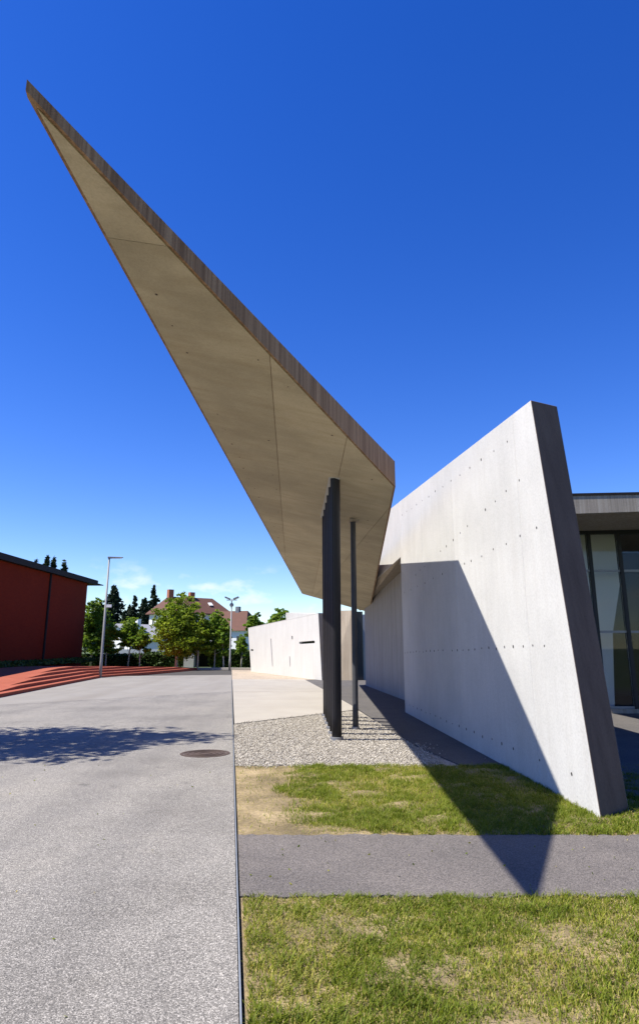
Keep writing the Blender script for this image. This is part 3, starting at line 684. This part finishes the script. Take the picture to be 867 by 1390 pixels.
def lawn(name, n, x0, x1, y0, y1, label, bare, hmul=1.0):
    nt_ = n // 11; C_ = np.stack([RNG.uniform(x0, x1, nt_), RNG.uniform(y0, y1, nt_)], 1); ti = RNG.integers(0, nt_, n); tt = RNG.uniform(0, 1, nt_)[ti]
    P = np.concatenate([C_[ti] + RNG.normal(0, .022, (n, 2)), np.full((n, 1), -0.026)], 1)
    ek = P[:, 0] - (-0.42 - (P[:, 1] - 4.0) * 0.1295) - 0.035
    nz = 0.6 * vnoise(P, 1.6, 3) + 0.4 * vnoise(P, 5.0, 4); nf = vnoise(P, 9, 5)
    keep = (ek > 0) & (RNG.uniform(0, 1, n) < bare(P, ek, nz, nf))
    # nothing grows inside the wall
    keep &= ~((P[:, 1] > 6.95) & (P[:, 0] > 2.71 - (P[:, 1] - 7.0) * 0.0557 - 0.01) & (P[:, 0] < 3.15) & (P[:, 1] > 7.0 + (P[:, 0] - 2.71) * 0.75))
    P = P[keep]; nz = nz[keep]; nf = nf[keep]; tt = tt[keep]; n = len(P)
    dry = RNG.uniform(0, 1, n) < np.where(tt > .88, .7, 0.06 + 0.35 * np.clip((nz - 0.5) * 2.5, 0, 1))
    tint = np.where(dry, RNG.uniform(.72, 1, n), np.clip(tt * .55 + RNG.uniform(0, .35, n), 0, .75) * (0.5 + 0.7 * nz))
    h = RNG.uniform(.012, .045, n) * (0.45 + 0.7 * nf + .4 * tt) * hmul; h[dry] *= .6
    return blades(name, P, h, RNG.uniform(.0018, .0042, n), tint, label)
lawn('grass', 190000, -0.5, 4.2, 2.4, 4.97, 'dry patchy grass in front of the asphalt footpath', lambda P, ek, nz, nf: np.clip(0.45 + 1.1 * (0.72 - nz), .15, 1) * np.clip((4.97 - P[:, 1]) / .04 + .5, 0, 1))
def bare_b(P, ek, nz, nf):
    patch = np.clip((ek - 0.02 - 0.7 * nz - 0.25 * (P[:, 1] > 8.6)) / 0.45, 0.02, 1)              # worn earth by the drive
    edge = np.clip((P[:, 1] - 6.38 - 0.16 * nf * (P[:, 0] < 0.8)) / .06, 0, 1)
    worn = np.where(P[:, 0] > 2.9, np.clip(1.2 - 1.5 * nz, .1, 1), 1)
    return patch * edge * np.clip(0.6 + 1.2 * (0.7 - nz), .25, 1) * worn
lawn('grass', 230000, -1.2, 5.2, 6.34, 9.88, 'green grass with a bare corner between gravel and footpath', bare_b, 1.25)

def thatch(name, n, x0, x1, y0, y1, label):                    # dry clippings lying between the blades
    P = np.stack([RNG.uniform(x0, x1, n), RNG.uniform(y0, y1, n), RNG.uniform(-.022, -.008, n)], 1)
    P = P[(P[:, 0] + 0.42 + (P[:, 1] - 4.0) * 0.1295 > 0.03) & ~((P[:, 1] > 6.9) & (P[:, 0] > 2.60) & (P[:, 0] < 3.2))]
    P = P[(P[:, 1] < 6) | (RNG.uniform(0, 1, len(P)) < np.clip((P[:, 0] + 0.42 + (P[:, 1] - 4.0) * 0.1295 - .3) / .7, .15, 1))]; n = len(P)
    h = RNG.uniform(.006, .016, n); o = blades(name, P, h, RNG.uniform(.0012, .003, n), np.where(RNG.uniform(0, 1, n) < .3, RNG.uniform(.2, .7, n), RNG.uniform(.75, 1, n)), label)
    return o
thatch('dry_clippings', 60000, -0.5, 4.2, 2.4, 4.9, 'dry grass clippings on the lawn before the footpath')
thatch('dry_clippings', 60000, -1.2, 5.0, 6.42, 9.85, 'dry straw on the lawn between gravel and footpath')
# ------------------------------------------------------------------ trees
def tree(name, label, x, y, z0, h, crown, mat, nl=3500, leaf=.16, tr=.07, bark='bark_pale', fork=0.3, group=None):
    """crown: list of (dx, dy, z, rx, rz) lobes relative to the foot"""
    T = empty(name, (x, y, z0), label, 'tree', group)
    m = MB(); zt = h * 0.86; bend = random.uniform(-.12, .12)
    trk = [(0, 0, -.1), (bend * .3, 0, h * fork * .5), (bend * .6, .02, h * fork), (bend, .05, h * .6), (bend * .8, .04, zt)]
    m.tube(trk, [tr * 1.3, tr, tr * .85, tr * .5, tr * .15], 8)
    for (dx, dy, cz, r, rz) in crown:
        s = Vector((bend * .6, .02, max(h * fork * .8, cz - r * 1.1 - abs(dx) * .4))); e = Vector((dx, dy, cz)); md = s.lerp(e, .5) + Vector((random.uniform(-.1, .1), random.uniform(-.1, .1), -.08))
        m.tube([s, md, e], [tr * .42, tr * .3, tr * .12], 6)
    m.build('trunk', bark, T, True)
    tot = sum(r * r * rz for *_, r, rz in crown); pts = []; tn = []
    for (dx, dy, cz, r, rz) in crown:
        k = int(nl * r * r * rz / tot)
        # twigs: small clumps spread through the lobe so that gaps stay open
        nc = max(8, k // 22); c = RNG.normal(size=(nc, 3)); c /= np.linalg.norm(c, axis=1)[:, None]; c *= (RNG.uniform(.25, 1, nc) ** .55)[:, None]
        c *= RNG.uniform(.8, 1.22, (nc, 1)); ci = RNG.integers(0, nc, k); cl = RNG.normal(size=(k, 3)) * np.array([.16, .16, .11])
        q = (c[ci] + cl) * np.array([r, r, rz]) + np.array([dx, dy, cz]); pts.append(q); ct = RNG.uniform(0, 1, nc); tn.append(np.clip(ct[ci] * .7 + RNG.uniform(0, .4, k), 0, 1))
    cr_ = leaf_mesh('crown', np.concatenate(pts), leaf, mat, T, np.concatenate(tn))
    return T
def lobes(w_, zb, zt, n=9, seed=0, squash=.6):
    r = random.Random(seed); out = []
    for i in range(n):
        t = (i + .5) / n; z = zb + (zt - zb) * t; prof = math.sin(math.pi * min(1, .18 + t * .80)) ** .7
        a = i * 2.4 + r.uniform(-.4, .4); d = w_ * prof * r.uniform(.35, .62); rr = w_ * r.uniform(.30, .46) * (1.1 - .45 * t)
        out.append((d * math.cos(a), d * math.sin(a), z, rr, rr * squash))
    out.append((0, 0, (zb + zt) / 2, w_ * .5, (zt - zb) * .38)); return out
GT = 'young trees in a row beyond the plaza'
tree('deciduous_tree', 'broad green tree rising beside the brick hall behind the lamp post', -17.6, 53, 0, 5.9, lobes(2.0, 1.3, 5.2, 12, 1), 'leaves_green', 8000, .11, .07, group=GT)
tree('deciduous_tree', 'green tree close behind the lamp post, right of the brick hall', -15.2, 49, 0, 3.9, lobes(1.3, 1.2, 3.4, 8, 21), 'leaves_green', 3000, .12, .05, group=GT)
tree('deciduous_tree', 'small layered green tree in front of the low white house', -13.9, 50, 0, 3.9, lobes(1.35, 1.35, 3.6, 9, 2, .4), 'leaves_green', 3000, .12, .05, group=GT)
tree('deciduous_tree', 'thin young tree with two neighbours before the tall house wall', -12.9, 49.5, 0, 2.9, lobes(1.05, 1.1, 2.7, 7, 3, .4), 'leaves_green', 2000, .11, .045, group=GT)
tree('deciduous_tree', 'largest tree, round yellow green crown in front of the tall house', -9.95, 48, 0, 5.6, lobes(2.4, 1.2, 5.05, 20, 4, .7), 'leaves_yellow', 17000, .10, .10, 'bark_pale', .2, GT)
tree('deciduous_tree', 'tree with olive crown overlapping the largest tree on its right', -8.4, 47.5, 0, 4.2, lobes(1.35, 1.2, 3.8, 11, 5, .6), 'leaves_yellow', 4600, .11, .05, group=GT)
tree('deciduous_tree', 'sparse green tree with a thin trunk left of the floodlight mast', -7.4, 48.5, 0, 4.2, lobes(1.5, 1.25, 4.0, 11, 6, .5), 'leaves_green', 4200, .11, .05, group=GT)
tree('deciduous_tree', 'sparse green tree with trunk right behind the floodlight mast', -6.6, 47.5, 0, 3.8, lobes(0.9, 1.0, 3.5, 8, 7, .5), 'leaves_green', 2200, .11, .05, group=GT)
tree('deciduous_tree', 'low leafy tree at the left corner of the white wing', -5.75, 50.5, 0, 2.7, lobes(0.7, .8, 2.4, 7, 8, .6), 'leaves_green', 1500, .11, .045, group=GT)
tree('deciduous_tree', 'airy green tree showing over the left end of the white wing', -6.3, 66, 0, 5.0, lobes(1.5, 2.2, 4.6, 9, 9, .5), 'leaves_green', 2600, .15, .06, group='trees behind the white wing')
tree('deciduous_tree', 'dense green tree showing over the middle of the white wing', -4.0, 68, 0, 5.8, lobes(2.3, 2.2, 5.1, 12, 10, .5), 'leaves_green', 5500, .16, .09, group='trees behind the white wing')
tree('deciduous_tree', 'tree outside the view whose shadow falls across the drive', -9.75, 11.0, 0, 11.6, [(a, b * .62, c, d * .85, e) for a, b, c, d, e in lobes(3.7, 6.2, 10.8, 30, 11, .15)[:-1]], 'leaves_green', 6000, .11, .13)

def conifer(label, x, y, h, rad, seed, dense=1.0, group='dark conifers on the skyline', z0=0.0, bare=.12):
    r = np.random.default_rng(seed); T = empty('conifer_tree', (x, y, z0), label, 'tree', group)
    m = MB(); m.tube([(0, 0, -.2), (0, 0, h * .5), (0, 0, h)], [h * .018, h * .011, h * .002], 7); m.build('trunk', 'bark_dark', T, True)
    pts = []; 
    nb = int(95 * dense)
    for i in range(nb):
        t = (i + r.uniform(0, 1)) / nb; z = h * (bare + (1 - bare) * t); ln = rad * (1 - t) ** .8 * r.uniform(.4, 1.3) + .07 * rad; a = r.uniform(0, 6.28)
        k = int(16 + 60 * ln / rad); s = r.uniform(.05, 1, k); wd = .16 * ln
        px = np.cos(a) * s * ln + r.normal(0, wd * .5, k) * (1.1 - s); py = np.sin(a) * s * ln + r.normal(0, wd * .5, k) * (1.1 - s); pz_ = z - .30 * ln * s ** 1.2 + .10 * ln * s ** 3 + r.normal(0, .04 * rad, k)
        pts.append(np.stack([px, py, pz_], 1))
    k = 30; pts.append(np.stack([r.normal(0, .05, k), r.normal(0, .05, k), h * r.uniform(.88, 1.03, k)], 1))
    leaf_mesh('crown', np.concatenate(pts), .020 * h + .05, 'needles', T, asp=2.2); return T
conifer('broad dark conifer towering behind the lamp post', -36.8, 120, 11.8, 4.4, 1, 2.2)
conifer('dark conifer left of the broad one, above the green tree', -39.6, 122, 9.2, 3.4, 31, 1.6)
conifer('low dark conifer between the broad one and the narrow pair', -33.9, 118, 7.4, 2.8, 32, 1.6)
conifer('dark conifer filling the gap behind the broad one', -34.6, 123, 8.6, 2.6, 2, 1.4)
conifer('pointed conifer, left one of the narrow pair', -32.9, 120, 10.0, 2.3, 3, 1.2)
conifer('short conifer, right one of the narrow pair', -31.7, 121, 9.4, 2.3, 4, 1.2)
conifer('dark conifer leaning on the tallest one left of the house roof', -30.8, 119, 9.6, 2.3, 5, 1.3)
conifer('tall open conifer nearest the house roof', -29.6, 120, 11.8, 2.4, 6, .75, bare=.3)
for i, (x, h, lb) in enumerate([(-34.1, 11.3, 'single conifer tip, leftmost above the brick hall roof'), (-32.9, 11.9, 'tallest conifer tip above the brick hall roof'), (-32.2, 11.7, 'conifer tip right of the tallest above the brick hall roof'), (-31.0, 11.3, 'small conifer tip, rightmost above the brick hall roof')]):
    conifer(lb, x, 80 + .3 * i, h, 2.2, 20 + i, .9, 'conifer tips over the brick hall')

# ------------------------------------------------------------------ hedges
def hedge(label, x0, x1, y, h, d=1.0, n=5000, z0=0):
    T = empty('hedge', ((x0 + x1) / 2, y, z0), label, 'hedge', 'clipped hedges'); wv = x1 - x0
    m = MB(); k = int(wv / .5); pr = [(-wv / 2 + wv * i / k) for i in range(k + 1)]
    m.box(-wv / 2 + .15, wv / 2 - .15, -d / 2 + .15, d / 2 - .15, 0, h - .14); m.build('stems', 'bark_dark', T)
    P = np.stack([RNG.uniform(-wv / 2, wv / 2, n), RNG.uniform(-d / 2, d / 2, n), RNG.uniform(0, h, n)], 1); s = RNG.integers(0, 3, n)
    P[s == 0, 1] = -d / 2 + RNG.normal(0, .07, (s == 0).sum()); P[s == 1, 2] = h + RNG.normal(0, .06, (s == 1).sum())
    leaf_mesh('foliage', P, .10, 'hedge_leaves', T)
hedge('long low hedge behind the young trees left of the house', -19.5, -11.2, 54, .85, 1.0, 7000)
hedge('hedge at the foot of the tall house behind the largest tree', -13.4, -9.9, 53, 1.0, 1.0, 4000)
hedge('hedge behind the floodlight mast', -8.0, -4.6, 52, 1.15, 1.0, 4000)
B_ = empty('bush', (-7.55, 49.6, 0), 'upright bush beside the dark doorway', 'bush'); n = 1500
c = RNG.normal(size=(n, 3)); c /= np.linalg.norm(c, axis=1)[:, None]; c *= (RNG.uniform(.3, 1, n) ** .5)[:, None] * np.array([.45, .45, .75]) * RNG.uniform(.8, 1.2, (n, 1)); c[:, 2] += .75
leaf_mesh('crown', c, .10, 'leaves_yellow', B_); m = MB(); m.tube([(0, 0, -.05), (0, 0, .9)], [.05, .02], 6); m.build('stem', 'bark_dark', B_)

# ------------------------------------------------------------------ houses beyond
def gable_windows(parent, face, rects, nrm):
    for r in rects:
        q = [Vector(face(a, b)) for a, b in ((r[0], r[2]), (r[1], r[2]), (r[1], r[3]), (r[0], r[3]))]; n_ = Vector(nrm)
        m = MB(); m.loft([p - n_ * .10 for p in q], [p - n_ * .12 for p in q]); wi = m.build('window', 'dark_glass', parent)
        a, b = q[0], q[1]; u = (b - a).normalized(); m = MB()
        lo = [a - u * .12 + n_ * .01, b + u * .12 + n_ * .01]; m.loft([lo[0], lo[1], lo[1] + n_ * .1, lo[0] + n_ * .1], [p + Vector((0, 0, -.08)) for p in (lo[0], lo[1], lo[1] + n_ * .1, lo[0] + n_ * .1)]); m.build('sill', 'white_trim', wi)
        mid = (q[0] + q[1]) / 2; up = q[3] - q[0]; m = MB(); e = u * .035
        m.loft([mid - e - n_ * .085, mid + e - n_ * .085, mid + e + up - n_ * .085, mid - e + up - n_ * .085], [mid - e - n_ * .1, mid + e - n_ * .1, mid + e + up - n_ * .1, mid - e + up - n_ * .1]); m.build('glazing_bar', 'white_trim', wi)
H = empty('hip_roof_house', (-20.2, 105.8, 0), 'tall white house with red brown hipped roof and two chimneys', 'house'); H.rotation_euler.z = math.radians(40)
WX, DY, EV, RG = 5.4, 3.0, 6.35, 8.9
def fr(u, v): return (-WX + 2 * WX * u, -DY, EV * v)
wins = [(.07, .15, .62, .86), (.23, .31, .62, .86), (.39, .47, .62, .86), (.57, .65, .62, .86), (.73, .81, .62, .86), (.88, .95, .62, .86), (.07, .15, .18, .42), (.23, .31, .18, .42), (.57, .65, .18, .42), (.73, .81, .18, .42)]
holed('front_wall', fr, (0, 1), (0, 1), wins, 'white_render', H, .12, (0, -1, 0)); gable_windows(H, fr, wins, (0, -1, 0))
def sd(u, v): return (-WX, DY - 2 * DY * u, EV * v)
wins2 = [(.18, .32, .62, .86), (.62, .76, .62, .86), (.18, .32, .18, .42), (.62, .76, .18, .42)]
holed('side_wall', sd, (0, 1), (0, 1), wins2, 'white_render', H, .12, (-1, 0, 0)); gable_windows(H, sd, wins2, (-1, 0, 0))
m = MB(); m.box(-WX + .13, WX, -DY + .13, DY, 0, EV - .01); m.build('house_body', 'white_render', H)
o_ = .45; ex, ey = WX + o_, DY + o_; rgx = 3.9
v = [(-ex, -ey, EV), (ex, -ey, EV), (ex, ey, EV), (-ex, ey, EV), (-rgx, 0, RG), (rgx, 0, RG), (-ex, -ey, EV - .15), (ex, -ey, EV - .15), (ex, ey, EV - .15), (-ex, ey, EV - .15)]
rf = fix(ob('roof', v, [[0, 1, 5, 4], [1, 2, 5], [2, 3, 4, 5], [3, 0, 4], [0, 6, 7, 1], [1, 7, 8, 2], [2, 8, 9, 3], [3, 9, 6, 0], [6, 9, 8, 7]], 'roof_tiles', H))
for cx_, ch in ((-3.6, 9.95), (.1, 9.7)):
    m = MB(); m.box(cx_ - .4, cx_ + .4, -.35, .35, RG - 1.0, ch); c_ = m.build('chimney', 'chimney_brick', rf); 
m = MB(); m.loft([(2.3, -1.9, 7.6), (2.9, -1.9, 7.6), (2.9, -1.3, 8.05), (2.3, -1.3, 8.05)], [(2.3, -2.0, 7.7), (2.9, -2.0, 7.7), (2.9, -1.4, 8.15), (2.3, -1.4, 8.15)]); m.build('skylight', 'lamp_lens', rf)
Wg = empty('house_annex', (-11.9, 104, 0), 'lower white annex with brown roof right of the tall house', 'house'); Wg.rotation_euler.z = math.radians(-22)
def fr2(u, v): return (-4 + 6.2 * u, -3, 3.9 * v)
w3 = [(.1, .26, .35, .75), (.45, .6, .35, .75), (.78, .92, .35, .75)]
holed('front_wall', fr2, (0, 1), (0, 1), w3, 'white_render', Wg, .12, (0, -1, 0)); gable_windows(Wg, fr2, w3, (0, -1, 0))
m = MB(); m.box(-4, 2.2, -2.87, 3, 0, 3.89); m.build('house_body', 'white_render', Wg)
v = [(-4.3, -3.4, 3.7), (2.6, -3.4, 3.7), (2.6, 3.4, 3.7), (-4.3, 3.4, 3.7), (-4.3, 0, 6.75), (1.0, 0, 6.75)]
rf2 = fix(ob('roof', v, [[0, 1, 5, 4], [1, 2, 5], [2, 3, 4, 5], [3, 0, 4], [3, 2, 1, 0]], 'roof_tiles', Wg)); m = MB(); m.box(-1.0, -.4, -.3, .3, 6.2, 7.4); m.build('chimney', 'shutter', rf2)
G = empty('gable_house', (-20.6, 78, 0), 'low white house with pale grey gable roof and white chimney', 'house'); G.rotation_euler.z = math.radians(-35)
m = MB(); gp = [(-2.3, 0), (2.3, 0), (2.3, 2.3), (0, 3.75), (-2.3, 2.3)]; m.loft([(x, -3, z) for x, z in gp], [(x, 4, z) for x, z in gp]); m.build('wall', 'white_render', G)
m = MB()
for s in (-1, 1): m.loft([(0, -3.3, 3.80), (s * 2.7, -3.3, 2.12), (s * 2.7, 4.3, 2.12), (0, 4.3, 3.80)], [(0, -3.3, 3.95), (s * 2.7, -3.3, 2.27), (s * 2.7, 4.3, 2.27), (0, 4.3, 3.95)])
rf3 = m.build('roof', 'pale_roof', G); m = MB(); m.box(.5, 1.0, -1.2, -.7, 3.0, 4.5); m.build('chimney', 'white_trim', rf3)
for x in (-1.2, .5):
    m = MB(); m.box(x, x + .7, -3.06, -2.98, .9, 1.9); wi = m.build('window', 'dark_glass', G); m = MB(); m.box(x - .08, x + .78, -3.12, -2.99, .82, .9); m.build('sill', 'white_trim', wi)
Gr = empty('garage', (-8.9, 51.2, 0), 'small grey garage with a dark open doorway under the trees', 'garage')
m = MB(); m.box(-1.2, -.45, 0, 3, 0, 1.55); m.box(1.15, 1.3, 0, 3, 0, 1.55); m.box(-.45, 1.15, 0, 3, 1.4, 1.55); m.build('wall', 'grey_render', Gr)
m = MB(); m.box(-.45, 1.15, 1.2, 1.3, 0, 1.4); m.build('doorway', 'dark_interior', Gr)
m = MB(); m.box(-1.3, 1.4, -.1, 3.1, 1.55, 1.65); m.build('roof', 'shutter', Gr)
m = MB(); m.box(-18.5, -12.5, 62, 62.2, 0, 1.25); tag(m.build('garden_wall', 'grey_render'), 'long grey garden wall behind the low hedge', 'wall')
Kb = MB(); Kb.flat([(-8.4, 47.2), (-4.6, 46.6), (-4.6, 46.85), (-8.4, 47.5)], -.05, .12); struct(bevel(Kb.build('kerb', 'slab_concrete'), .02, 2))

# ------------------------------------------------------------------ a little leaf litter on the hard surfaces
n = 90; P = np.concatenate([np.stack([RNG.uniform(-0.5, 3.0, 45), RNG.uniform(5.0, 6.35, 45), np.full(45, -0.004)], 1), np.stack([RNG.uniform(-4, -0.9, 45), RNG.uniform(3.2, 12, 45), np.full(45, 0.006)], 1)])
P = P[P[:, 0] - (-0.42 - (P[:, 1] - 4.0) * 0.1295) > -9]
tag(leaf_mesh('leaf_litter', P, 0.012, 'grass_blades'), 'few fallen leaves scattered on the drive and footpath', 'leaves', kind='stuff')
